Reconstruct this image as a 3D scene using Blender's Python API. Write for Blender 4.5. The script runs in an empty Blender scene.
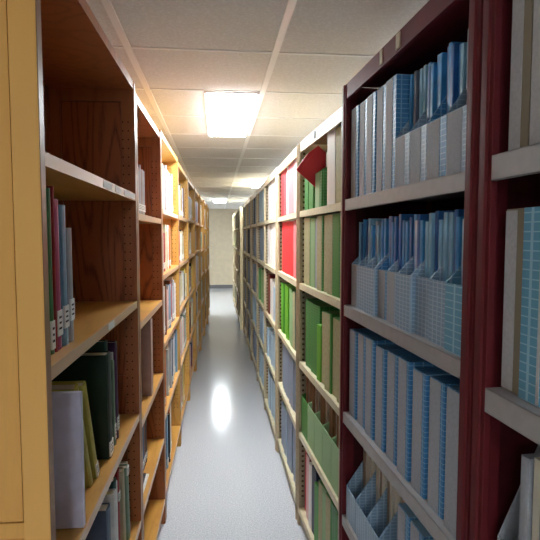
import bpy, math, random
from mathutils import Vector, Matrix

# ------------------------------------------------------------------ camera, world, exposure
S = bpy.context.scene
COL = S.collection
CAM_H = 1.58
cam_d = bpy.data.cameras.new('camera')
cam_d.sensor_width = 36.0
cam_d.lens = 34.67
cam_d.clip_start = 0.02
cam = bpy.data.objects.new('camera', cam_d)
COL.objects.link(cam)
cam.location = (0, 0, CAM_H)
cam.rotation_euler = (math.pi/2 - math.atan(35/520), 0, -math.atan(54/520*math.cos(math.atan(35/520))))
S.camera = cam
w = bpy.data.worlds.new('world')
S.world = w
w.use_nodes = True
w.node_tree.nodes['Background'].inputs[0].default_value = (0.8, 0.8, 0.8, 1)
w.node_tree.nodes['Background'].inputs[1].default_value = 0.02
S.view_settings.view_transform = 'Standard'
S.view_settings.look = 'None'
S.view_settings.gamma = 1
S.view_settings.use_curve_mapping = False
S.view_settings.exposure = 1.55
LAMP_POWER = 15.0          # emission of every ceiling panel
LAMP_COLOR = (0.94, 1.0, 1.03)
CEIL = 2.35

# ------------------------------------------------------------------ helpers
def lin(r, g, b):
    f = lambda c: (c/255/12.92) if c/255 <= 0.04045 else ((c/255+0.055)/1.055)**2.4
    return (f(r), f(g), f(b), 1)

def new_mat(name, rgb, rough=0.6, spec=0.4, coat=0.0):
    m = bpy.data.materials.new(name)
    m.use_nodes = True
    b = m.node_tree.nodes['Principled BSDF']
    b.inputs['Base Color'].default_value = lin(*rgb)
    b.inputs['Roughness'].default_value = rough
    b.inputs['Specular IOR Level'].default_value = spec
    b.inputs['Coat Weight'].default_value = coat
    return m

def N(m, t, **kw):
    n = m.node_tree.nodes.new(t)
    for k, v in kw.items():
        setattr(n, k, v)
    return n

def L(m, a, b):
    m.node_tree.links.new(a, b)

def speckled(name, rgb, rgb2, scale, rough=0.6, spec=0.4, bump=0.0, coat=0.0, lo=0.35, hi=0.65, stretch=(1, 1, 1)):
    m = new_mat(name, rgb, rough, spec, coat)
    bs = m.node_tree.nodes['Principled BSDF']
    tc = N(m, 'ShaderNodeTexCoord'); mp = N(m, 'ShaderNodeMapping'); mp.inputs['Scale'].default_value = stretch
    L(m, tc.outputs['Object'], mp.inputs[0])
    no = N(m, 'ShaderNodeTexNoise'); no.inputs['Scale'].default_value = scale; no.inputs['Detail'].default_value = 4
    L(m, mp.outputs[0], no.inputs['Vector'])
    cr = N(m, 'ShaderNodeValToRGB')
    cr.color_ramp.elements[0].position = lo; cr.color_ramp.elements[0].color = lin(*rgb)
    cr.color_ramp.elements[1].position = hi; cr.color_ramp.elements[1].color = lin(*rgb2)
    L(m, no.outputs[0], cr.inputs[0]); L(m, cr.outputs[0], bs.inputs['Base Color'])
    if bump:
        bu = N(m, 'ShaderNodeBump'); bu.inputs['Strength'].default_value = bump; bu.inputs['Distance'].default_value = 0.002
        L(m, no.outputs[0], bu.inputs['Height']); L(m, bu.outputs[0], bs.inputs['Normal'])
    return m

def wood(name, light, dark, rings=22, stretch=(3.0, 3.0, 0.35), rough=0.45, coat=0.15, lines=0.75):
    """cathedral grain: contour lines of a stretched noise, plus fine pores"""
    m = new_mat(name, light, rough, 0.4, coat)
    m.node_tree.nodes['Principled BSDF'].inputs['Coat Roughness'].default_value = 0.3
    bs = m.node_tree.nodes['Principled BSDF']
    tc = N(m, 'ShaderNodeTexCoord'); mp = N(m, 'ShaderNodeMapping'); mp.inputs['Scale'].default_value = stretch
    L(m, tc.outputs['Object'], mp.inputs[0])
    no = N(m, 'ShaderNodeTexNoise'); no.inputs['Scale'].default_value = 1.6; no.inputs['Detail'].default_value = 1.5
    L(m, mp.outputs[0], no.inputs['Vector'])
    mu = N(m, 'ShaderNodeMath', operation='MULTIPLY'); mu.inputs[1].default_value = rings
    fr = N(m, 'ShaderNodeMath', operation='PINGPONG'); fr.inputs[1].default_value = 0.5
    L(m, no.outputs[0], mu.inputs[0]); L(m, mu.outputs[0], fr.inputs[0])
    m2 = N(m, 'ShaderNodeMapping'); m2.inputs['Scale'].default_value = tuple(s*30 for s in stretch)
    L(m, tc.outputs['Object'], m2.inputs[0])
    n2 = N(m, 'ShaderNodeTexNoise'); n2.inputs['Scale'].default_value = 2.0; n2.inputs['Detail'].default_value = 3
    L(m, m2.outputs[0], n2.inputs['Vector'])
    ad = N(m, 'ShaderNodeMath', operation='ADD'); L(m, fr.outputs[0], ad.inputs[0])
    mm = N(m, 'ShaderNodeMath', operation='MULTIPLY'); mm.inputs[1].default_value = 0.5
    L(m, n2.outputs[0], mm.inputs[0]); L(m, mm.outputs[0], ad.inputs[1])
    cr = N(m, 'ShaderNodeValToRGB')
    mix = tuple(light[i]*(1-lines) + dark[i]*lines for i in range(3))
    cr.color_ramp.elements[0].position = 0.12; cr.color_ramp.elements[0].color = lin(*mix)
    cr.color_ramp.elements[1].position = 0.48; cr.color_ramp.elements[1].color = lin(*light)
    L(m, ad.outputs[0], cr.inputs[0]); L(m, cr.outputs[0], bs.inputs['Base Color'])
    return m

def grid_mat(name, base, line, pz=0.013, ph=0.026, rough=0.45, thick=0.14):
    """printed check pattern of the magazine boxes"""
    m = new_mat(name, base, rough, 0.4)
    bs = m.node_tree.nodes['Principled BSDF']
    tc = N(m, 'ShaderNodeTexCoord'); sx = N(m, 'ShaderNodeSeparateXYZ'); L(m, tc.outputs['Object'], sx.inputs[0])
    def band(sock, p):
        d = N(m, 'ShaderNodeMath', operation='DIVIDE'); d.inputs[1].default_value = p; L(m, sock, d.inputs[0])
        f = N(m, 'ShaderNodeMath', operation='FRACT'); L(m, d.outputs[0], f.inputs[0])
        c = N(m, 'ShaderNodeMath', operation='LESS_THAN'); c.inputs[1].default_value = thick; L(m, f.outputs[0], c.inputs[0])
        return c.outputs[0]
    add = N(m, 'ShaderNodeMath', operation='ADD'); L(m, sx.outputs[0], add.inputs[0]); L(m, sx.outputs[1], add.inputs[1])
    a = band(sx.outputs[2], pz); b = band(add.outputs[0], ph)
    mx = N(m, 'ShaderNodeMath', operation='MAXIMUM'); L(m, a, mx.inputs[0]); L(m, b, mx.inputs[1])
    mc = N(m, 'ShaderNodeMix', data_type='RGBA')
    mc.inputs[6].default_value = lin(*base); mc.inputs[7].default_value = lin(*line)
    L(m, mx.outputs[0], mc.inputs[0]); L(m, mc.outputs[2], bs.inputs['Base Color'])
    return m

class MB:
    def __init__(s):
        s.v = []; s.f = []; s.mi = []; s.mats = []
    def mat(s, m):
        if m not in s.mats: s.mats.append(m)
        return s.mats.index(m)
    def box(s, x0, x1, y0, y1, z0, z1, m):
        if x0 > x1: x0, x1 = x1, x0
        if y0 > y1: y0, y1 = y1, y0
        k = s.mat(m); n = len(s.v)
        s.v += [(x, y, z) for z in (z0, z1) for y in (y0, y1) for x in (x0, x1)]
        for q in ((0, 2, 3, 1), (4, 5, 7, 6), (0, 1, 5, 4), (2, 6, 7, 3), (0, 4, 6, 2), (1, 3, 7, 5)):
            s.f.append(tuple(n+i for i in q)); s.mi.append(k)
        return s
    def prism(s, pts, axis, a, b, m):
        """closed 2-D outline pushed from a to b along axis"""
        k = s.mat(m); n = len(s.v); c = len(pts)
        for t in (a, b):
            for p in pts:
                s.v.append({'x': (t, p[0], p[1]), 'y': (p[0], t, p[1]), 'z': (p[0], p[1], t)}[axis])
        s.f.append(tuple(range(n, n+c))); s.f.append(tuple(range(n+2*c-1, n+c-1, -1))); s.mi += [k, k]
        for i in range(c):
            j = (i+1) % c
            s.f.append((n+i, n+j, n+c+j, n+c+i)); s.mi.append(k)
        return s
    def mesh(s, name):
        me = bpy.data.meshes.new(name)
        me.from_pydata(s.v, [], s.f)
        for m in s.mats: me.materials.append(m)
        me.polygons.foreach_set('material_index', s.mi)
        import bmesh
        b = bmesh.new(); b.from_mesh(me); bmesh.ops.recalc_face_normals(b, faces=b.faces); b.to_mesh(me); b.free()
        me.update()
        return me
    def build(s, name, parent=None, bevel=0.0):
        o = bpy.data.objects.new(name, s.mesh(name))
        COL.objects.link(o)
        if parent: o.parent = parent
        if bevel:
            bv = o.modifiers.new('bevel', 'BEVEL'); bv.width = bevel; bv.segments = 2; bv.limit_method = 'ANGLE'
        return o

def tag(o, label, cat, group=None, kind=None):
    o['label'] = label; o['category'] = cat
    if group: o['group'] = group
    if kind: o['kind'] = kind
    return o

def empty(name, loc, rz=0.0):
    o = bpy.data.objects.new(name, None); COL.objects.link(o)
    o.empty_display_size = 0.1; o.location = loc; o.rotation_euler = (0, 0, rz)
    return o

ORD = ['first', 'second', 'third', 'fourth', 'fifth', 'sixth', 'seventh', 'eighth', 'ninth', 'tenth', 'eleventh', 'twelfth',
       'thirteenth', 'fourteenth', 'fifteenth', 'sixteenth', 'seventeenth', 'eighteenth', 'nineteenth', 'twentieth',
       'twenty-first', 'twenty-second', 'twenty-third', 'twenty-fourth', 'twenty-fifth', 'twenty-sixth', 'twenty-seventh',
       'twenty-eighth', 'twenty-ninth', 'thirtieth', 'thirty-first', 'thirty-second', 'thirty-third', 'thirty-fourth', 'thirty-fifth',
       'thirty-sixth', 'thirty-seventh', 'thirty-eighth', 'thirty-ninth', 'fortieth']
SHELF = ['bottom shelf', 'second shelf up', 'third shelf up', 'fourth shelf up', 'top shelf']

# ------------------------------------------------------------------ materials
M = {}
M['yellow_wood'] = wood('yellow_wood', (214, 166, 88), (176, 118, 52), rings=10, lines=0.55)
M['yellow_shelf'] = wood('yellow_shelf', (210, 156, 76), (172, 112, 46), rings=12, stretch=(2.5, 0.35, 2.5), lines=0.5, rough=0.32, coat=0.3)
M['end_wood_lifted'] = wood('end_wood_lifted', (246, 186, 98), (214, 148, 66), rings=7, lines=0.35)  # yellow wood made brighter: light missing on the row end put into the colour
M['end_panel_wood_lifted'] = wood('end_panel_wood_lifted', (242, 180, 92), (216, 150, 68), rings=4, lines=0.25)  # inset panel of the row end, brightened in colour the same way
M['panel_wood'] = wood('panel_wood', (214, 168, 96), (190, 138, 70), rings=5, lines=0.35)
M['red_wood'] = wood('red_wood', (176, 98, 52), (92, 42, 20), rings=26, lines=0.9)
M['red_stile'] = wood('red_stile', (178, 106, 60), (132, 70, 38), rings=10, lines=0.6)
M['upright_band_shaded'] = new_mat('upright_band_shaded', (158, 116, 84), 0.4, 0.5)  # darker than edge_band: shade on the upright edges put into the colour
M['edge_band'] = new_mat('edge_band', (206, 168, 130), 0.35, 0.5)
M['groove'] = new_mat('groove', (92, 56, 24), 0.8)
M['slot'] = new_mat('slot', (104, 84, 62), 0.9, 0.1)
M['hole'] = new_mat('hole', (34, 20, 12), 0.9, 0.1)
M['maroon'] = speckled('maroon_steel', (106, 26, 34), (98, 23, 31), 20, rough=0.58, spec=0.35)
M['maroon_dark'] = speckled('maroon_steel_panel', (78, 14, 24), (68, 10, 20), 40, rough=0.55)
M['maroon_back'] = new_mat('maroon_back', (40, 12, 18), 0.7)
M['grey_steel'] = speckled('grey_steel', (172, 168, 168), (164, 160, 160), 30, rough=0.42, spec=0.5)
M['tan_steel'] = speckled('tan_steel', (196, 180, 150), (184, 168, 138), 40, rough=0.45, spec=0.5)
M['cream_steel'] = speckled('cream_steel', (226, 216, 184), (216, 204, 170), 30, rough=0.42, spec=0.5)
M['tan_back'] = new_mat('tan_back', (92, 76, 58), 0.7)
M['dark_steel'] = new_mat('dark_steel', (76, 62, 52), 0.6)
M['paper'] = speckled('paper', (232, 226, 210), (214, 206, 188), 200, rough=0.8, spec=0.2, stretch=(1, 40, 1))
M['label_white'] = new_mat('label_white', (240, 238, 234), 0.6, 0.3)
M['ink'] = new_mat('ink', (40, 38, 44), 0.7)
M['kraft'] = speckled('kraft', (150, 112, 74), (126, 88, 54), 80, rough=0.85, stretch=(1, 12, .3))
M['tan_papers'] = speckled('tan_papers', (176, 156, 134), (142, 122, 104), 90, rough=0.85, stretch=(1, 14, .3))
GREY_SPINE = speckled('grey_spine', (176, 180, 188), (166, 170, 178), 120, rough=0.7)
BLUEGRID = grid_mat('blue_check_board', (72, 138, 192), (140, 188, 218))
FILEGRID = grid_mat('grey_check_board', (136, 164, 190), (170, 194, 212), pz=0.011, ph=0.022, thick=0.2)
TEALGRID = grid_mat('teal_check_board', (104, 166, 196), (160, 202, 218), pz=0.016, ph=0.05)
GREENGRID = grid_mat('green_check_board', (56, 130, 58), (92, 158, 86))
BEIGE = speckled('beige_board', (186, 180, 140), (172, 166, 126), 60, rough=0.7)
BOARD = {
    'beige': BEIGE, 'white': new_mat('white_board', (238, 234, 230), 0.6), 'green': new_mat('green_board', (72, 142, 62), 0.55),
    'bright green': new_mat('bright_green_board', (104, 176, 44), 0.5), 'dark green': GREENGRID,
    'pale green': new_mat('pale_green_board', (150, 186, 136), 0.6), 'red': new_mat('red_board', (214, 50, 56), 0.5),
    'pink': new_mat('pink_board', (228, 128, 134), 0.5), 'pale pink': new_mat('pale_pink_board', (238, 196, 192), 0.55),
    'blue-grey': new_mat('blue_grey_board', (136, 150, 172), 0.55), 'pale blue': new_mat('pale_blue_board', (176, 202, 222), 0.55),
    'grey-green': new_mat('grey_green_board', (130, 146, 128), 0.6), 'charcoal': new_mat('charcoal_board', (52, 52, 62), 0.6),
    'navy': new_mat('navy_board', (30, 36, 66), 0.5), 'maroon': new_mat('maroon_board', (128, 34, 40), 0.55),
    'brown': new_mat('brown_board', (122, 82, 54), 0.6), 'grey': GREY_SPINE,
}
CC = {  # cloth and paper book covers
    'green': (60, 128, 70), 'dark green': (16, 42, 34), 'olive': (196, 186, 88), 'magenta': (176, 36, 104), 'red': (170, 34, 40),
    'light blue': (124, 164, 194), 'grey': (176, 178, 184), 'teal': (58, 98, 96), 'purple': (84, 44, 88), 'sage': (136, 160, 136),
    'white': (234, 232, 230), 'cream': (224, 214, 184), 'black': (32, 30, 34), 'brown': (130, 84, 54), 'orange': (214, 116, 48),
    'navy': (38, 50, 92), 'yellow': (224, 192, 84), 'lavender': (214, 214, 240), 'silver': (196, 194, 202), 'pale pink': (228, 190, 184),
    'slate blue': (86, 104, 132), 'dusty pink': (182, 154, 146), 'beige': (196, 184, 150), 'blue': (54, 104, 170)}
COVER = {k: speckled('cover_'+k.replace(' ', '_'), c, tuple(int(x*0.93) for x in c), 25, rough=0.42, spec=0.45) for k, c in CC.items()}
MAGC = {'blue': (58, 138, 196), 'deep blue': (40, 98, 164), 'pale blue': (132, 182, 210), 'teal blue': (56, 144, 186),
        'silver blue': (160, 186, 210), 'dark grey': (86, 96, 116)}
def mag_mat(k, c):
    m = speckled('magazine_'+k.replace(' ', '_'), c, tuple(min(255, int(x*1.18+14)) for x in c), 26, rough=0.38, spec=0.5, coat=0.12, lo=0.45, hi=0.7, stretch=(1, 3, .5))  # paler streaks: highlights on the plastic sleeves put into the colour
    return m
MAG = {k: mag_mat(k, c) for k, c in MAGC.items()}

# ------------------------------------------------------------------ room shell
def structure(mb, name):
    o = mb.build(name); o['kind'] = 'structure'; return o
X0, X1, Y0, Y1 = -4.2, 4.4, -6.6, 15.5
floor_m = speckled('vinyl_floor', (184, 190, 200), (216, 219, 224), 130, rough=0.15, spec=0.3, lo=0.38, hi=0.62)
bsd = floor_m.node_tree.nodes['Principled BSDF']
tile_m = speckled('mineral_tile', (242, 241, 238), (229, 227, 223), 110, rough=0.9, spec=0.2, bump=0.25, lo=0.3, hi=0.55)
tee_m = new_mat('white_tee', (250, 250, 248), 0.3, 0.5)
wall_m = speckled('painted_wall', (216, 204, 180), (208, 196, 172), 8, rough=0.8, spec=0.2)
base_m = new_mat('grey_baseboard', (112, 112, 116), 0.5)
structure(MB().box(X0, X1, Y0, Y1, -0.1, 0, floor_m), 'floor')
structure(MB().box(X0, X1, Y0, Y1, CEIL, CEIL+0.1, tile_m), 'ceiling')
structure(MB().box(X0-0.1, X0, Y0, Y1, -0.1, CEIL+0.1, wall_m), 'wall_left')
structure(MB().box(X1, X1+0.1, Y0, Y1, -0.1, CEIL+0.1, wall_m), 'wall_right')
structure(MB().box(X0-0.1, X1+0.1, Y1, Y1+0.1, -0.1, CEIL+0.1, wall_m), 'wall_far')
structure(MB().box(X0-0.1, X1+0.1, Y0-0.1, Y0, -0.1, CEIL+0.1, wall_m), 'wall_near')
structure(MB().box(X0+0.01, X1-0.01, Y1-0.014, Y1, 0.0, 0.1, base_m), 'baseboard_far')
P = 0.61
tee = MB()
XT, YT = 0.255, 2.24
xs = [XT + P*k for k in range(-8, 8) if X0 < XT+P*k < X1]
ys = [YT + P*k for k in range(-16, 24) if Y0 < YT+P*k < Y1]
for x in xs: tee.box(x-0.014, x+0.014, Y0, Y1, CEIL-0.006, CEIL+0.002, tee_m)
for y in ys:
    for a in [X0]+xs:
        b = min([q for q in xs+[X1] if q > a])
        tee.box(a+0.014, b-0.014, y-0.009, y+0.009, CEIL-0.004, CEIL+0.002, tee_m)
structure(tee, 'trim_1')

# ------------------------------------------------------------------ ceiling lamps (1.2 m x 0.3 m panels in the grid)
lamp_m = bpy.data.materials.new('lit_diffuser'); lamp_m.use_nodes = True
nt = lamp_m.node_tree; nt.nodes.clear()
em = nt.nodes.new('ShaderNodeEmission'); em.inputs[0].default_value = (*LAMP_COLOR, 1); em.inputs[1].default_value = LAMP_POWER
ou = nt.nodes.new('ShaderNodeOutputMaterial'); nt.links.new(em.outputs[0], ou.inputs[0])
def ceiling_light(x, y, label):
    r = empty('ceiling_light', (x, y, CEIL))
    tag(r, label, 'ceiling light', 'fluorescent panels in the ceiling grid')
    f = MB(); a, b, c = 0.148, 0.600, 0.014
    for sx in (-1, 1):
        f.box(sx*a, sx*(a-c), -b, b, -0.010, -0.0005, tee_m)
        f.box(-a+c, a-c, sx*b, sx*(b-c), -0.010, -0.0005, tee_m)
    f.build('frame', r)
    MB().box(-a+c, a-c, -b+c, b-c, -0.020, -0.002, lamp_m).build('diffuser', r)
ceiling_light(0.092, YT+P*2, 'white fluorescent panel glowing in the ceiling above the near part of aisle')
ceiling_light(0.092, YT+P*15.5+0.0, 'white fluorescent panel glowing in the ceiling at the far end of aisle')
ceiling_light(0.092+P, YT+P*9, 'white fluorescent panel over the right-hand shelving, partly hidden by its top')
ceiling_light(0.092, YT+P*(-8), 'white fluorescent panel over the aisle behind the viewpoint')
AISLES = [(-1.43, 'left'), (-2.65, 'far left'), (1.92, 'right'), (3.14, 'far right')]
for k, (x, side) in enumerate(AISLES):  # unseen panels added to brighten the ceiling through the gap above the shelves
    for q, y in enumerate([3.4, 7.1, 11.4]):
        ceiling_light(x, round((y-YT)/P)*P+YT, 'added unseen fill panel over the %s neighbouring aisle, %s' % (side, ['level with the near panel', 'midway along the room', 'towards the end wall'][q]))

ceiling_light(-1.43, YT+P*(-10), 'added unseen fill panel over the left neighbouring aisle, behind the viewpoint')  # unseen panel added to lift the yellow bookcase end
# ------------------------------------------------------------------ shelving units
class Unit:
    """local frame: y runs along the row away from the viewpoint, v goes from the front edge into the shelf"""
    def __init__(s, root, side, w, levels, name, rz, depth, t, tops):
        s.root = root; s.side = side; s.w = w; s.levels = levels; s.name = name; s.rz = rz; s.depth = depth; s.t = t; s.top = tops
    def world(s, v, u, z):
        c, q = math.cos(s.rz), math.sin(s.rz)
        x = s.side*v
        return (s.root.location.x + x*c - u*q, s.root.location.y + x*q + u*c, z)

def wooden_bookcase(x, y, rz, w, levels, top, label, detail=True, skip_near=False, pale=False):
    D, t, sd = 0.31, 0.028, -1
    r = empty('wooden_bookcase', (x, y, 0), rz)
    tag(r, label, 'bookcase', 'wooden bookcases along the left of the aisle')
    for k, (a, b) in enumerate(((0, t), (w-t, w))):
        m = MB()
        st = 0.047
        wp = M['end_wood_lifted'] if (k == 0 and not skip_near) else M['red_stile']
        pn = M['end_panel_wood_lifted'] if (k == 0 and not skip_near) else M['red_wood']
        if pale: wp, pn = M['yellow_wood'], M['panel_wood']
        # stiles full thickness, inset panel, rails
        m.box(0, sd*st, a, b, 0, top, wp); m.box(sd*(D-st), sd*D, a, b, 0, top, wp)
        m.box(sd*st, sd*(D-st), a, b, top-0.075, top, wp); m.box(sd*st, sd*(D-st), a, b, 0, 0.10, wp)
        g = 0.0025 if k == 0 and not skip_near else 0.005
        for z0, z1 in ((0.10, 1.015), (1.045, top-0.075)):
            m.box(sd*(st+0.0025), sd*(D-st-0.0025), a+g, b-g, z0+0.0025, z1-0.0025, pn)
            m.box(sd*st, sd*(D-st), a+0.008, b-0.008, z0, z1, M['groove'])
        m.box(sd*st, sd*(D-st), a+0.003 if k else a+.001, b-0.003, 1.015, 1.045, pn)
        if detail:
            yy = a-0.0004 if k else b+0.0004
            for v in (0.022, 0.042):
                z = 0.3
                while z < top-0.12:
                    m.box(sd*(v-0.0022), sd*(v+0.0022), yy-0.0004, yy+0.0004, z-0.0022, z+0.0022, M['hole'])
                    z += 0.032 if v < 0.03 else 0.032
        o = m.build('side_panel', r)
        MB().box(-sd*0.0012, 0, a+0.002, b-0.002, 0.002, top-0.002, M['upright_band_shaded']).build('edge_band', o)
    MB().box(sd*(D-0.008), sd*(D-0.001), t, w-t, 0.02, top-0.001, M['panel_wood'] if pale else M['red_wood']).build('back_panel', r)
    MB().box(sd*0.002, sd*(D-0.008), t, w-t, top-0.03, top, M['yellow_wood'] if pale else M['red_stile']).build('top_board', r)
    MB().box(sd*0.03, sd*0.045, t, w-t, 0, levels[0]-0.026, M['yellow_wood'] if pale else M['red_stile']).build('plinth', r)
    for k, z in enumerate(levels):
        s = MB().box(sd*0.003, sd*(D-0.008), t, w-t, z-0.026, z, M['yellow_shelf']).build('shelf', r)
        e = MB().box(0, sd*0.003, t, w-t, z-0.026, z, M['edge_band']).build('edge_band', s)
    return Unit(r, sd, w, levels, '', rz, D, t, top)

def label_strips(u, level, spans):
    z = u.levels[level]
    for a, b in spans:
        MB().box(-u.side*0.0012, 0, a, b, z-0.022, z-0.003, M['label_white']).build('shelf_label', u.root)

def steel_unit(x, y, rz, w, levels, top, label, kind, group, post=0.045, lip=0.04):
    D, sd = 0.34, 1
    r = empty('steel_shelving_unit', (x, y, 0), rz)
    tag(r, label, 'shelving unit', group)
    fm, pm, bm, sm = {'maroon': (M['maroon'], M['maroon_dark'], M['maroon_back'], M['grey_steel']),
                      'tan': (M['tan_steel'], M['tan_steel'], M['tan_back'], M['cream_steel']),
                      'cream': (M['cream_steel'], M['dark_steel'], M['tan_back'], M['tan_steel'])}[kind]
    for k, (a, b) in enumerate(((0, post), (w-post, w))):
        m = MB()
        m.box(0, 0.014, a, b, 0, top, fm)                           # front flange
        m.prism([(0.0, a+post*0.25), (-0.004, a+post*0.35), (-0.004, b-post*0.35), (0.0, b-post*0.25)], 'z', 0.0, top, fm)
        m.box(D-0.014, D, a, b, 0, top, fm)
        m.build('upright', r, 0.0015)
        mid = (a+b)/2
        p = MB().box(0.014, D-0.014, mid-0.003+(0.012 if k else -0.012), mid+0.003+(0.012 if k else -0.012), 0.02, top-0.002, pm)
        if k:                                                        # slotted strip facing the viewpoint
            yy = mid-0.003+0.012
            p.box(0.014, 0.05, yy-0.004, yy, 0.02, top-0.002, fm)
            if kind == 'tan':
                z = 0.15
                while z < top-0.05:
                    p.box(0.02, 0.032, yy-0.0048, yy-0.004, z, z+0.011, M['slot']); z += 0.028
        p.build('side_panel', r)
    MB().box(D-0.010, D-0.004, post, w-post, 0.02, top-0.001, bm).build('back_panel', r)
    c = MB(); c.box(0.002, D-0.012, post, w-post, top-0.01, top, fm); c.box(0.002, 0.012, post, w-post, top-0.052, top-0.01, fm)
    co = c.build('top_cover', r)
    MB().box(0.02, 0.03, post, w-post, 0, levels[0]-lip, pm).build('plinth', r)
    for z in levels:
        s = MB(); s.box(0.0, D-0.012, post, w-post, z-0.004, z, sm)
        s.box(0.0, 0.003, post, w-post, z-lip, z, sm); s.box(0.0, 0.010, post, w-post, z-lip, z-lip+0.003, sm)
        s.build('shelf', r, 0.0008)
    return Unit(r, sd, w, levels, '', rz, D, post, top), co

# ------------------------------------------------------------------ things on the shelves
def book_mesh(w, d, h, sd, cover, pages=True, round_spine=True):
    """cover wraps spine (at v=0) and both boards; returns cover MB and page-block MB"""
    c = MB(); t = 0.0022; hw = w/2
    bulge = min(0.005, w*0.18) if round_spine else 0.0
    out = [(sd*d, -hw), (sd*bulge, -hw), (sd*bulge*0.3, -hw*0.6), (0, 0), (sd*bulge*0.3, hw*0.6), (sd*bulge, hw), (sd*d, hw),
           (sd*d, hw-t), (sd*(bulge+t), hw-t), (sd*(bulge+t), -hw+t), (sd*d, -hw+t)]
    k = c.mat(cover); n = len(c.v)
    for z in (0, h):
        c.v += [(p[0], p[1], z) for p in out]
    q = len(out)
    for base in (0, q):   # end caps split in quads so that the concave outline is filled correctly
        for f in ((0, 1, 9, 10), (1, 2, 3, 4, 5, 8, 9), (5, 6, 7, 8)):
            c.f.append(tuple(n+base+i for i in f)); c.mi.append(k)
    for i in range(q):
        j = (i+1) % q
        c.f.append((n+i, n+j, n+q+j, n+q+i)); c.mi.append(k)
    p = MB().box(sd*(bulge+t), sd*(d-0.003), -hw+t, hw-t, 0.003, h-0.004, M['paper'])
    return c, p

def place(o, u, v, along, z, lean=0.0, skew=0.0):
    o.location = u.world(v, along, z)
    o.rotation_euler = (lean, 0, u.rz+skew)

nbook = 0
def book(u, level, along, w, h, d, color, label, v=0.025, lean=0.0, skew=0.0, tagl=None, group='books on the wooden bookcases', name='book', parts=True, z=None):
    global nbook
    nbook += 1
    c, p = book_mesh(w, d, h, u.side, COVER[color])
    zz = (u.levels[level] if z is None else z) + 0.0006 + abs(math.sin(lean))*w/2
    if parts:
        o = c.build(name); p.build('page_block', o)
        if tagl:
            z0, hh = tagl
            lb = MB().box(-u.side*0.0008, u.side*0.004, -w*0.40, w*0.40, z0, z0+hh, M['label_white'])
            k = 0
            while k < 3 and hh > 0.02:
                zz2 = z0+hh*(0.25+0.22*k); ww = w*(0.3, 0.22, 0.26)[k]
                lb.box(-u.side*0.0012, 0, -ww, ww*0.7, zz2, zz2+hh*0.08, M['ink']); k += 1
            lb.build('spine_label', o)
    else:
        k = c.mat(M['paper']); n = len(c.v); c.v += p.v; c.f += [tuple(n+i for i in f) for f in p.f]; c.mi += [k]*len(p.f)
        if tagl: c.box(-u.side*0.0008, u.side*0.004, -w*0.40, w*0.40, tagl[0], tagl[0]+tagl[1], M['label_white'])
        o = c.build(name)
    place(o, u, v, along, zz, lean, skew)
    tag(o, label, 'book', group)
    return o

def closed_box(u, level, along, w, h, d, side, spine, label, v=0.03, plate=None, group=None, skew=0.0, name='magazine_box', bevel=0.0012, hole=False, z=None, cat='box'):
    """closed upright archive box: case, with a printed spine panel as its own part"""
    sd = u.side
    m = MB().box(0, sd*d, -w/2, w/2, 0, h, side)
    o = m.build(name, None, bevel)
    if plate:
        a, b = plate
        s = MB().box(-sd*0.0010, sd*0.001, a, b, 0.003, h-0.003, spine)
        s.build('spine_panel', o)
        if hole: MB().box(-sd*0.0014, 0, (a+b)/2-0.008, (a+b)/2+0.008, h*0.12, h*0.17, M['hole']).build('finger_hole', o)
    place(o, u, v, along, (u.levels[level] if z is None else z)+0.0006, 0, skew)
    tag(o, label, cat, group)
    return o

def cut_file(u, level, along, w, d, h, front, side, inner, label, group, v=0.02, plate=None):
    """open magazine file: low front, side walls that rise on a slant"""
    sd = u.side; t = 0.0022; hw = w/2
    prof = [(0, 0), (sd*d, 0), (sd*d, h), (sd*0.09, h), (0, front)]
    o = empty('magazine_file', (0, 0, 0))
    for s in (-1, 1):
        MB().prism(prof, 'y', s*hw, s*(hw-t), side).build('side_wall', o)
    fw = MB().box(0, sd*t, -hw+t, hw-t, 0, front, side)
    if inner is not side: fw.box(-sd*0.0006, sd*0.0002, -hw*0.35, hw-t, 0.002, front-0.002, inner)
    fw.build('front_wall', o)
    MB().box(sd*(d-t), sd*d, -hw+t, hw-t, 0, h, side).build('back_wall', o)
    MB().box(sd*t, sd*(d-t), -hw+t, hw-t, 0, t, side).build('base', o)
    place(o, u, v, along, u.levels[level]+0.0006)
    tag(o, label, 'magazine file', group)
    return o

def magazine(u, level, along, w, h, d, mat, label, v, group, lean=0.0, name='magazine', cat='magazine'):
    sd = u.side; m = MB(); n = max(1, int(w/0.005)); 
    m.prism([(0, -w/2), (sd*d, -w/2), (sd*d, w/2), (0, w/2), (-sd*0.0012, w/4), (-sd*0.0012, -w/4)], 'z', 0, h, mat)
    o = m.build(name)
    place(o, u, v, along, u.levels[level]+0.0034+abs(math.sin(lean))*w/2, lean)
    tag(o, label, cat, group)
    return o

random.seed(11)
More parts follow.
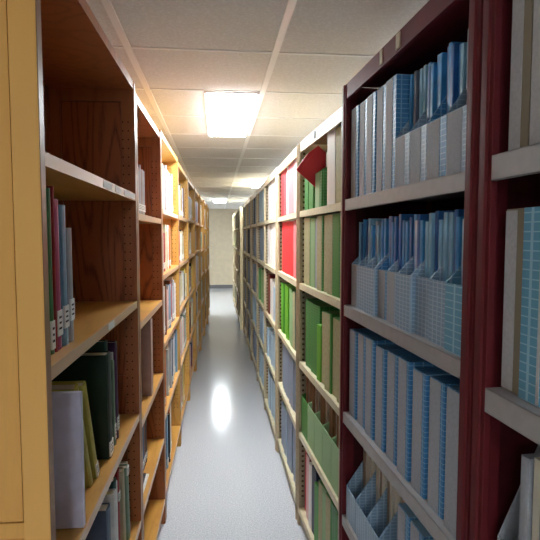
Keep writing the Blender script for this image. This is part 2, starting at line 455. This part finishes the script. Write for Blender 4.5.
# ---------------- left row: nine wooden bookcases
LZ = [(0.12, 0.47, 0.895, 1.331, 1.733), (0.14, 0.48, 0.84, 1.235, 1.664), (0.16, 0.58, 0.98, 1.362, 1.722)]
rzL = -math.atan(0.0135)
lefts = []
spanL = [(0.975, 2.025, 2.145), (2.030, 2.825, 2.115), (2.830, 3.875, 2.135), (3.880, 4.955, 2.12), (4.960, 6.03, 2.12), (6.035, 7.1, 2.12),
         (7.105, 8.17, 2.12), (8.175, 9.24, 2.12), (9.245, 10.3, 2.12)]
for i, (a, b, top) in enumerate(spanL):
    lv = LZ[min(i, 2)]
    if i > 2: lv = tuple(z + random.uniform(-0.03, 0.03) for z in lv)
    lab = ['nearest wooden bookcase on the left, with yellow panelled end and reddish half-empty interior',
           'second wooden bookcase on the left, reddish and mostly empty, narrower than its neighbours',
           'third wooden bookcase on the left, yellow and full of pale books'][i] if i < 3 else \
           ORD[i] + ' wooden bookcase from the near end of the left row, packed with books'
    lefts.append(wooden_bookcase(-0.325+0.0135*a+[0, 0, 0, 0, 0, 0.008, 0.02, 0.035, 0.05][i], a, rzL, b-a, lv, top, lab, detail=i < 4, skip_near=i > 0, pale=i > 1))
U1, U2 = lefts[0], lefts[1]
label_strips(U1, 4, [(0.50, 0.60), (0.66, 0.74), (0.80, 1.0)])
label_strips(U1, 3, [(0.52, 0.60)])
label_strips(lefts[2], 4, [(0.1, 0.5), (0.6, 0.95)])
# first bookcase, fourth shelf up
G1 = 'books on the nearest wooden bookcase'
def y1(Y): return Y-0.975
for (Y, w, h, d, c, lab, tg) in [
        (1.068, 0.045, 0.30, 0.20, 'white', 'thick white book behind the yellow end panel, nearest wooden bookcase', (0.02, 0.05)),
        (1.116, 0.026, 0.345, 0.21, 'green', 'tall green book beside the magenta one, nearest wooden bookcase', (0.01, 0.06)),
        (1.137, 0.012, 0.350, 0.21, 'red', 'thin dark red book between the green and magenta books, nearest bookcase', None),
        (1.164, 0.038, 0.325, 0.20, 'magenta', 'magenta book with white spine label in the nearest wooden bookcase', (0.03, 0.055)),
        (1.207, 0.040, 0.315, 0.21, 'light blue', 'light blue book with white label, fourth shelf up of nearest bookcase', (0.04, 0.05)),
        (1.248, 0.034, 0.265, 0.20, 'grey', 'grey book, farthest of the upper group in the nearest wooden bookcase', (0.05, 0.05))]:
    book(U1, 3, y1(Y), w, h, d, c, lab, v=0.028+random.uniform(-0.004, 0.004), tagl=tg, group=G1)
# third shelf up (below): grey-lavender file in front, books behind
closed_box(U1, 2, y1(1.222), 0.018, 0.322, 0.24, COVER['lavender'], None, 'pale lavender document file sticking out to the shelf edge, nearest wooden bookcase', v=0.004, name='document_box', cat='box')
closed_box(U1, 2, y1(1.10), 0.09, 0.30, 0.22, BOARD['white'], None, 'white document box half hidden behind the yellow end panel, nearest bookcase', v=0.06, name='document_box')
for (Y, w, h, d, c, v, lean, lab, tg) in [
        (1.350, 0.026, 0.290, 0.18, 'brown', 0.065, 0.29, 'brown book leaning just behind the pale lavender file, nearest wooden bookcase', None),
        (1.425, 0.028, 0.330, 0.22, 'olive', 0.035, 0.375, 'olive yellow book leaning over towards the lavender file, nearest wooden bookcase', None),
        (1.474, 0.024, 0.320, 0.21, 'olive', 0.030, 0.37, 'olive book with white label leaning against the other olive book', (0.004, 0.045)),
        (1.615, 0.052, 0.325, 0.22, 'dark green', 0.022, 0.03, 'thick blackish green book with white label at the bottom of its spine', (0.006, 0.045)),
        (1.672, 0.030, 0.352, 0.24, 'teal', 0.040, 0.03, 'tall dark teal book just beyond the thick blackish green one', None),
        (1.704, 0.018, 0.28, 0.19, 'sage', 0.028, 0.02, 'thin sage green book beyond the tall teal one, nearest wooden bookcase', (0.02, 0.05)),
        (1.731, 0.020, 0.30, 0.20, 'silver', 0.036, 0.02, 'thin silver grey book between sage and purple ones, nearest wooden bookcase', (0.02, 0.05)),
        (1.762, 0.026, 0.33, 0.20, 'purple', 0.030, 0.02, 'tall purple book near the far side of the nearest wooden bookcase', (0.03, 0.045)),
        (1.796, 0.026, 0.31, 0.19, 'purple', 0.040, 0.02, 'dark purple book, farthest on the third shelf up of nearest bookcase', (0.03, 0.045))]:
    book(U1, 2, y1(Y), w, h, d, c, lab, v=v, lean=lean, tagl=tg, group=G1)
# second shelf up
for (Y, w, h, d, c, v, lean, lab, tg) in [
        (1.60, 0.05, 0.27, 0.20, 'slate blue', 0.03, 0.0, 'slate blue book low in the nearest wooden bookcase, nearest of its group', (0.03, 0.05)),
        (1.655, 0.04, 0.29, 0.20, 'white', 0.02, 0.0, 'white book low in the nearest wooden bookcase beside a slate blue one', None),
        (1.70, 0.035, 0.31, 0.20, 'teal', 0.03, 0.0, 'teal book low in the nearest wooden bookcase between two white ones', (0.19, 0.03)),
        (1.742, 0.03, 0.28, 0.20, 'white', 0.035, 0.0, 'second white book low in the nearest wooden bookcase, past the teal one', None),
        (1.776, 0.03, 0.31, 0.20, 'red', 0.035, 0.0, 'red book low in the nearest wooden bookcase before the sage one', (0.2, 0.03)),
        (1.842, 0.032, 0.285, 0.23, 'beige', 0.028, 0.06, 'tall beige book leaning low in the nearest wooden bookcase', None),
        (1.880, 0.030, 0.28, 0.23, 'sage', 0.02, 0.07, 'tall sage book leaning on the tall beige one, nearest wooden bookcase', (0.25, 0.03)),
        (1.925, 0.030, 0.27, 0.21, 'beige', 0.03, 0.06, 'beige book farthest on the second shelf up, nearest wooden bookcase', None)]:
    book(U1, 1, y1(Y), w, h, d, c, lab, v=v, lean=lean, tagl=tg, group=G1)
# second bookcase
G2 = 'books on the second wooden bookcase'
al = 0.035
for k in range(11):
    w = random.choice([0.028, 0.034, 0.04]); c = ['silver', 'white', 'silver', 'lavender', 'silver', 'white', 'grey', 'silver', 'dusty pink', 'silver', 'grey'][k]
    book(U2, 4, al+w/2+0.002, w, random.uniform(0.19, 0.225), 0.15, c, '%s book, %s from near end on top shelf of the second wooden bookcase' % (c, ORD[k]),
         v=0.03, tagl=(0.02, 0.03), group=G2)
    al += w+0.003
closed_box(U2, 2, 0.39, 0.06, 0.355, 0.24, COVER['dusty pink'], None, 'tall dusty pink-grey box standing alone in the second wooden bookcase', v=0.006, name='document_box')
for k, (al, w, c, h) in enumerate([(0.36, 0.03, 'slate blue', 0.24), (0.40, 0.035, 'slate blue', 0.26), (0.44, 0.03, 'brown', 0.25), (0.48, 0.03, 'black', 0.27)]):
    book(U2, 1, al, w, h, 0.18, c, '%s book, %s of four upright low in the second wooden bookcase' % (c, ORD[k]), v=0.05, group=G2, tagl=(0.02, 0.03))
for k in range(4):
    m = MB().box(0, -0.21, -0.15+0.01*k, 0.14-0.01*k, 0, 0.008, COVER['white' if k != 1 else 'black'])
    o = m.build('booklet'); place(o, U2, 0.02+0.008*k, 0.19, U2.levels[1]+0.0006+k*0.0085, 0, 0.03*k)
    tag(o, ['white booklet at the bottom of a flat pile', 'black booklet second from the bottom of a flat pile', 'white booklet third from the bottom of a flat pile',
            'white booklet on top of a flat pile'][k] + ' in the second wooden bookcase', 'booklet', 'flat pile of booklets')

# packed bookcases
PAL = [('white', 9), ('cream', 7), ('silver', 5), ('beige', 5), ('black', 3), ('brown', 2), ('red', 2), ('pale pink', 3), ('light blue', 2), ('grey', 3), ('yellow', 2), ('orange', 1), ('navy', 1), ('sage', 1)]
bag = [c for c, n in PAL for _ in range(n)]
stuffb = MB()
for i in range(2, 9):
    u = lefts[i]
    for lv in (4, 3, 2, 1, 0):
        head = ((u.levels+(u.top-0.03,)) if isinstance(u.levels, tuple) else tuple(u.levels)+(u.top-0.03,))
        clear = (head[lv+1] - head[lv]) - (0.04 if lv < 4 else 0.02)
        al = u.t+0.004; k = 0; hbase = random.uniform(0.68, 0.85)
        end = u.w-u.t-0.03
        run_end = end if random.random() < 0.6 else end*random.uniform(0.6, 0.95)
        while True:
            w = random.uniform(0.024, 0.05) if i < 4 else random.uniform(0.03, 0.055)
            if al+w > run_end or k > 38: break
            h = min(clear, clear*(hbase+random.uniform(-0.08, 0.1))); c = random.choice(bag); v = 0.012+random.uniform(0, 0.025); d = random.uniform(0.17, 0.22)
            if nbook < 300:
                size = 'tall' if h > clear*0.82 else 'short'
                wn = ORD[i]
                book(u, lv, al+w/2, w, h, d, c, '%s %s book, %s from near end, %s of %s wooden bookcase' % (size, c, ORD[k], SHELF[lv], wn),
                     v=v, tagl=(0.02, 0.035) if random.random() < 0.7 else None, group='books packed in the farther wooden bookcases', parts=i < 3)
            else:
                cm, pm = book_mesh(w, d, h, -1, COVER[c])
                for mb in (cm, pm):
                    mt = Matrix.Translation(u.world(v, al+w/2, u.levels[lv]+0.0006)) @ Matrix.Rotation(u.rz, 4, 'Z')
                    n = len(stuffb.v); kk = [stuffb.mat(q) for q in mb.mats]
                    stuffb.v += [tuple(mt @ Vector(p)) for p in mb.v]
                    stuffb.f += [tuple(n+q for q in f) for f in mb.f]; stuffb.mi += [kk[q] for q in mb.mi]
            al += w+0.0015; k += 1
tag(stuffb.build('books'), 'mixed pale, black and red books filling the farthest wooden bookcases on the left', 'books', None, 'stuff')

# ---------------- right row
RZ = (0.12, 0.53, 0.925, 1.325, 1.708)
GM, GT = 'maroon steel shelving units on the right', 'tan steel shelving units on the right'
rzM = math.atan(0.035)
V0, _ = steel_unit(0.530, -0.005, math.atan(0.036), 0.955, (0.12, 0.5, 0.9, 1.296, 1.724), 2.13, 'maroon steel shelving unit with grey shelves at the right edge, nearest to viewpoint', 'maroon', GM, post=0.043, lip=0.046)
VM, cover = steel_unit(0.530-0.035*0.958, 0.958, rzM, 0.942, RZ, 2.117, 'maroon steel shelving unit full of blue checked magazine boxes', 'maroon', GM)
for a, b in ((0.40, 0.425), (0.53, 0.55)):
    MB().box(-0.0012, 0.002, a, b, 2.072, 2.112, M['tan_steel']).build('label_holder', VM.root)

# nearest unit contents
GB = 'blue and grey checked magazine boxes on the maroon shelving'
al = V0.w-0.043-0.004
GREIGE = new_mat('greige_board', (150, 138, 118), 0.7); PALESP = speckled('pale_spine', (204, 202, 204), (192, 190, 192), 120, rough=0.7)
for k in range(8):
    closed_box(V0, 4, al-0.0275, 0.055, 0.335, 0.25, BLUEGRID if k else GREIGE, PALESP, 'pale-spined box, %s from far end, top shelf of nearest maroon unit' % ORD[k], v=0.03, plate=(-0.006, 0.027), group=GB)
    closed_box(V0, 3, al-0.0275, 0.055, 0.330, 0.25, TEALGRID if k else GREIGE, PALESP, 'pale-spined box, %s from far end, fourth shelf up of nearest maroon unit' % ORD[k], v=0.03 - (0.006 if k == 1 else 0), plate=(-0.006, 0.027) if k != 1 else (-0.027, -0.020), group=GB)
    al -= 0.060
al = V0.w-0.043-0.006
cut_file(V0, 2, al-0.024, 0.048, 0.25, 0.31, 0.11, GREY_SPINE, GREY_SPINE, 'grey magazine file holding papers in the nearest maroon unit, by its far upright', 'open magazine files on the maroon shelving', v=0.03)
for k in range(2):
    magazine(V0, 2, al-0.014-0.018*k, 0.013, 0.275, 0.14, [M['paper'], GREY_SPINE][k], ['white', 'grey'][k]+' paper journal inside the grey file in the nearest maroon unit', 0.11, 'journals in the nearest maroon unit', name='journal')
al -= 0.054
for k in range(7):
    magazine(V0, 2, al-0.014-0.027*k, 0.022, 0.29+0.006*(k % 3), 0.21, [GREY_SPINE, M['paper'], GREY_SPINE, M['paper']][k % 4], 'bound journal, %s beyond the grey file in the nearest maroon unit' % ORD[k], 0.035+0.006*(k % 2), 'bound journals in the nearest maroon unit', name='journal')

# maroon unit: Y from 1.003 to 1.821 inside; along = Y - 0.958
def ym(Y): return Y-0.958
mags = 0
def fill_file(u, lv, al, w, n, base_h, label_at, mats, group, v0=0.045, jit=0.012, name='magazine', cat='magazine', d=0.195):
    tt = (w-0.008)/n
    for q in range(n):
        c = random.choice(mats)
        h = base_h+random.uniform(-0.018, 0.012)
        magazine(u, lv, al-w/2+0.004+tt*(q+0.5), tt*0.86, h, d, MAG.get(c) or BOARD.get(c) or M[c], '%s %s, %s from near side in %s' % ({'tan_papers': 'tan', 'kraft': 'brown', 'paper': 'white'}.get(c, c), name.replace('_', ' '), ORD[q], label_at), v0+random.uniform(0, jit), group, name=name, cat=cat)
GF = 'open magazine files on the maroon shelving'; GG = 'magazines standing in the files of the maroon shelving'
# top shelf: near part open files, far part closed boxes
al = 0.052
for k in range(4):
    w = 0.098
    cut_file(VM, 4, al+w/2, w, 0.25, 0.26, 0.135, BLUEGRID if k == 1 else FILEGRID, GREY_SPINE, 'grey magazine file, %s from near end, top shelf of maroon unit' % ORD[k], GF, v=0.012)
    fill_file(VM, 4, al+w/2, w, 5, 0.302, '%s grey file on top maroon shelf' % ORD[k], ['blue', 'blue', 'teal blue', 'deep blue', 'pale blue', 'dark grey'], GG)
    al += w+0.002
al += 0.012
for k in range(5):
    closed_box(VM, 4, al+0.039, 0.078, 0.315, 0.25, BLUEGRID, GREY_SPINE, 'closed blue magazine box, %s of five at far end of top maroon shelf' % ORD[k], v=0.018+0.003*(k % 2), plate=(-0.012, 0.038), group=GB)
    al += 0.0855
# fourth shelf: nine open files full of sleeved magazines
al = 0.050
for k in range(9):
    w = 0.0895
    cut_file(VM, 3, al+w/2, w, 0.25, 0.245, 0.150, [TEALGRID, FILEGRID, FILEGRID, FILEGRID, FILEGRID, BLUEGRID, FILEGRID, FILEGRID, FILEGRID][k], [TEALGRID, FILEGRID, FILEGRID, FILEGRID, GREY_SPINE, GREY_SPINE, FILEGRID, FILEGRID, GREY_SPINE][k],
             'checked magazine file, %s from near end, fourth shelf up of maroon unit' % ORD[k], GF, v=0.012+0.006*((k*7) % 3))
    fill_file(VM, 3, al+w/2, w, 4, 0.30, '%s file, fourth shelf up of maroon unit' % ORD[k], ['blue', 'deep blue', 'pale blue', 'silver blue', 'blue', 'pale blue'], GG)
    al += w+0.004
# third shelf: closed boxes with grey spines
al = 0.056
for k, g in enumerate([0.0935]*9):
    w = 0.072
    closed_box(VM, 2, al+w/2, w, 0.322-0.004*(k % 3), 0.25, BLUEGRID, GREY_SPINE, 'closed grey-spined box, %s from near end, third shelf up of maroon unit' % ORD[k],
               v=0.016+0.002*((k*5) % 3), plate=(-0.018, 0.034), group=GB, skew=0.03)
    al += g
# second shelf: a file by the near upright, closed boxes, then files of tan papers at the far end
cut_file(VM, 1, 0.098, 0.09, 0.25, 0.31, 0.30, FILEGRID, FILEGRID, 'tall-fronted checked file by the near upright, second shelf up of maroon unit', GF, v=0.004)
al = 0.150
for k in range(3):
    closed_box(VM, 1, al+0.042, 0.078, 0.30, 0.25, BLUEGRID, GREY_SPINE, 'closed blue magazine box, %s from near end, second shelf up of maroon unit' % ORD[k], v=0.02, plate=(-0.014, 0.038), group=GB)
    al += 0.088
for k in range(4):
    w = 0.114
    cut_file(VM, 1, al+w/2, w, 0.25, 0.25, 0.12, FILEGRID, FILEGRID, 'file of tan papers, %s past the boxes low in maroon unit' % ORD[k], GF, v=0.01)
    fill_file(VM, 1, al+w/2, w, 4, 0.285, '%s tan-paper file of maroon unit' % ORD[k], ['tan_papers', 'tan_papers', 'paper'], 'paper bundles in the lower maroon shelf', v0=0.07, name='paper_bundle', cat='paper bundle', d=0.165)
    al += w+0.003
al = 0.055
for k in range(8):
    closed_box(VM, 0, al+0.042, 0.084, 0.31, 0.25, BLUEGRID, GREY_SPINE, 'closed magazine box, %s from near end, bottom shelf of maroon unit' % ORD[k], v=0.02, plate=(-0.016, 0.041), group=GB)
    al += 0.098

# tan units
tans = []
edges = [1.904, 2.755, 3.690, 4.620, 5.550, 6.480, 7.410, 8.340]
for i in range(7):
    a, b = edges[i]+0.002, edges[i+1]-0.002
    if i == 0: b -= 0.021; a += 0.004
    RT = (0.105, 0.525, 0.908, 1.327, 1.704)
    lab = ['tan steel shelving unit with green and beige boxes, next beyond the maroon units',
           'second tan steel shelving unit holding red and bright green boxes',
           'third tan steel shelving unit holding white boxes on its upper shelves'][i] if i < 3 else ORD[i]+' tan steel shelving unit from the maroon units, blue-grey boxes on it'
    u, cv = steel_unit(0.472 if i == 0 else 0.430+0.004*math.sin(i*2.1), a, math.atan(0.045) if i == 0 else 0.0, b-a, RT, 2.055 if i else 2.06, lab, 'tan', GT, post=0.028, lip=0.032)
    tans.append(u)
T1 = tans[0]
MB().box(-0.0012, 0.0018, 0.46, 0.475, 2.02, 2.055, M['ink']).build('label_holder', T1.root)
GTB = 'archive boxes on the tan shelving'
nbox = 0
stuffx = MB()
def row(u, i, lv, seq, start=0.032, gap=0.0035, indiv=True):
    """seq: (colour of case, colour of spine, width, height, recess)"""
    al = start
    for k, (c, s, w, h, v) in enumerate(seq):
        if al+w > u.w-0.05: break
        if lv == 4: v = max(v, 0.022)
        h = min(h, (0.328, 0.340, 0.340, 0.338, 0.388)[4-lv] if lv else 0.38)
        if indiv:
            closed_box(u, lv, al+w/2, w, h, 0.25, BOARD[c], BOARD[s], '%s box, %s from near end, %s of %s tan unit' % (s, ORD[k], SHELF[lv], ORD[i]),
                       v=v, plate=None if c == s else (-w*0.30, w*0.46), group=GTB, skew=0.07, name='archive_box', bevel=0.001 if i < 2 else 0, cat='box')
        else:
            x, y, z = u.world(v, al, u.levels[lv]+0.0006)
            stuffx.box(x, x+0.25, y, y+w, z, z+h, BOARD[c]); stuffx.box(x-0.001, x, y+w*0.15, y+w*0.95, z+0.003, z+h-0.003, BOARD[s])
        al += w+gap
def st(c, s, n, w=0.075, h=0.315, v0=0.015, jv=0.018, jh=0.012):
    return [(c, s, w+random.uniform(-0.006, 0.006), h+random.uniform(-jh, jh), v0+random.uniform(0, jv)) for _ in range(n)]
# first tan unit
row(T1, 0, 4, [('beige', 'beige', 0.085, 0.315, 0.03), ('beige', 'beige', 0.085, 0.31, 0.03), ('white', 'white', 0.10, 0.325, 0.015)])
for k, (al, w, c) in enumerate([(0.44, 0.12, 'pale green'), (0.585, 0.09, 'green'), (0.69, 0.08, 'green')]):
    cut_file(T1, 4, al, w, 0.25, 0.22, 0.16, BOARD[c] if k else GREENGRID, BOARD[c], ['pale green magazine file beside the white box, first tan unit',
        'middle one of three green magazine files on the top tan shelf', 'green magazine file farthest on the top shelf of the first tan unit'][k], 'green magazine files on the tan shelving', v=0.012)
    fill_file(T1, 4, al, w, 3, 0.235, ['pale green file on top tan shelf', 'middle green file on top tan shelf', 'farthest green file on top tan shelf'][k], ['paper', 'beige', 'paper'], 'papers in the green files', v0=0.05, name='paper_bundle', cat='paper bundle', d=0.165)
fo = MB(); fo.prism([(0.13, 0.0), (-0.075, 0.18), (-0.02, 0.255), (0.03, 0.292), (0.23, 0.115)], 'y', -0.004, 0.004, BOARD['red'])
fo.prism([(0.13, 0.012), (-0.06, 0.18), (0.03, 0.28), (0.218, 0.11)], 'y', -0.006, -0.0042, BOARD['red'])
o = fo.build('folder'); place(o, T1, 0.0, 0.520, T1.levels[4]+0.0008)
tag(o, 'red folder sticking out askew between green files on the top tan shelf', 'folder')
row(T1, 0, 3, [('dark green', 'green', 0.07, 0.34, 0.03), ('dark green', 'green', 0.085, 0.355, 0.02)] + [('dark green', 'beige', 0.082, 0.34, 0.016), ('green', 'beige', 0.085, 0.34, 0.024), ('dark green', 'beige', 0.085, 0.345, 0.014),
    ('grey', 'grey', 0.06, 0.33, 0.02), ('green', 'pale green', 0.09, 0.335, 0.02), ('dark green', 'beige', 0.08, 0.34, 0.016), ('beige', 'beige', 0.07, 0.345, 0.02)])
row(T1, 0, 2, [('dark green', 'beige', 0.082, 0.335, 0.016), ('dark green', 'beige', 0.088, 0.33, 0.024), ('green', 'beige', 0.085, 0.34, 0.012), ('dark green', 'beige', 0.085, 0.33, 0.022),
    ('bright green', 'bright green', 0.055, 0.26, 0.012), ('dark green', 'dark green', 0.14, 0.345, 0.02), ('dark green', 'dark green', 0.12, 0.35, 0.02), ('green', 'beige', 0.05, 0.34, 0.03)])
al = 0.036
for k in range(5):
    w = 0.146
    cut_file(T1, 1, al+w/2, w, 0.25, 0.24, 0.20, BOARD['pale green'] if k != 4 else BOARD['green'], BOARD['pale green'] if k != 4 else BOARD['green'], 'green file of brown papers, %s from near end, low on first tan unit' % ORD[k], 'green magazine files on the tan shelving', v=0.012)
    fill_file(T1, 1, al+w/2, w, 5, 0.335, '%s green file low on tan unit' % ORD[k], ['kraft', 'kraft', 'kraft', 'tan_papers'], 'brown papers in the pale green files', v0=0.03, name='paper_bundle', cat='paper bundle', d=0.165)
    al += w+0.006
row(T1, 0, 0, [('green', 'green', 0.075, 0.34, 0.015), ('dark green', 'dark green', 0.075, 0.34, 0.02), ('green', 'beige', 0.08, 0.345, 0.015), ('dark green', 'pale green', 0.075, 0.34, 0.02), ('green', 'beige', 0.07, 0.33, 0.02),
    ('green', 'green', 0.06, 0.29, 0.015), ('navy', 'navy', 0.07, 0.34, 0.02), ('white', 'white', 0.05, 0.33, 0.015), ('maroon', 'pale pink', 0.07, 0.345, 0.02), ('maroon', 'red', 0.07, 0.34, 0.03), ('maroon', 'maroon', 0.045, 0.34, 0.03)])
# second tan unit
T2 = tans[1]
row(T2, 1, 4, st('pink', 'pale pink', 3, h=0.33)+st('pink', 'pink', 3, h=0.32)+st('white', 'white', 2, w=0.05, h=0.30)+st('red', 'red', 1, h=0.33)+st('pink', 'red', 3, h=0.33))
row(T2, 1, 3, st('red', 'pink', 4, h=0.335)+st('red', 'red', 7, h=0.34))
row(T2, 1, 2, st('grey-green', 'beige', 3, h=0.34)+st('green', 'pale green', 2, h=0.34)+st('bright green', 'bright green', 4, h=0.35)+st('green', 'bright green', 3, h=0.345))
row(T2, 1, 1, st('blue-grey', 'blue-grey', 12, h=0.335))
row(T2, 1, 0, st('blue-grey', 'blue-grey', 6, h=0.35)+st('pale blue', 'blue-grey', 6, h=0.30))
T3 = tans[2]
row(T3, 2, 4, st('white', 'white', 12, h=0.335)); row(T3, 2, 3, st('white', 'white', 12, h=0.345))
row(T3, 2, 2, st('pale blue', 'pale blue', 4, h=0.27)+st('white', 'white', 4, h=0.30)+st('maroon', 'brown', 4, h=0.34))
row(T3, 2, 1, st('white', 'pale blue', 5, h=0.30)+st('pale blue', 'pale blue', 7, h=0.24)); row(T3, 2, 0, st('blue-grey', 'pale blue', 12, h=0.30))
T4 = tans[3]
row(T4, 3, 4, st('blue-grey', 'pale blue', 12, h=0.335)); row(T4, 3, 3, st('grey-green', 'blue-grey', 12, h=0.33)); row(T4, 3, 2, st('pale green', 'pale green', 6, h=0.32)+st('green', 'pale green', 6, h=0.33))
row(T4, 3, 1, st('pale blue', 'pale blue', 12, h=0.31)); row(T4, 3, 0, st('pale blue', 'pale blue', 12, h=0.30))
COLS = [('charcoal', 'blue-grey', 'blue-grey', 'pale blue', 'blue-grey'), ('blue-grey', 'charcoal', 'blue-grey', 'blue-grey', 'pale blue'), ('grey-green', 'blue-grey', 'charcoal', 'blue-grey', 'blue-grey')]
for i in (4, 5, 6):
    for lv in range(5):
        c = COLS[i-4][4-lv]
        row(tans[i], i, lv, st(c, c if lv % 2 else 'blue-grey', 12, h=0.31+0.02*(lv % 2)), indiv=False)
# second stretch of shelving beyond the gap
fars = []
for i in range(4):
    a = 8.60+0.925*i
    lab = ['cream-ended steel shelving unit beginning the second stretch on the right', 'second dark steel shelving unit of the far stretch on the right',
           'third dark steel shelving unit of the far stretch on the right', 'last dark steel shelving unit of the far stretch, nearest the end wall'][i]
    u, cv = steel_unit(0.392, a, 0.0, 0.922, RT, 2.045, lab, 'cream', 'steel shelving units of the far stretch on the right', post=0.03, lip=0.03)
    for lv in range(5):
        c = random.choice(['charcoal', 'grey-green', 'brown', 'dark green', 'charcoal'])
        row(u, i, lv, st(c, c, 12, h=0.30), indiv=False)
    fars.append(u)
MB().box(0.0, 0.34, -0.008, -0.001, 0.0, 2.045, M['cream_steel']).build('end_panel', fars[0].root)
tag(stuffx.build('archive_boxes'), 'blue-grey, charcoal and brown archive boxes filling the farthest steel shelving on the right', 'boxes', None, 'stuff')
print('individual books', nbook, 'objects', len(bpy.data.objects))
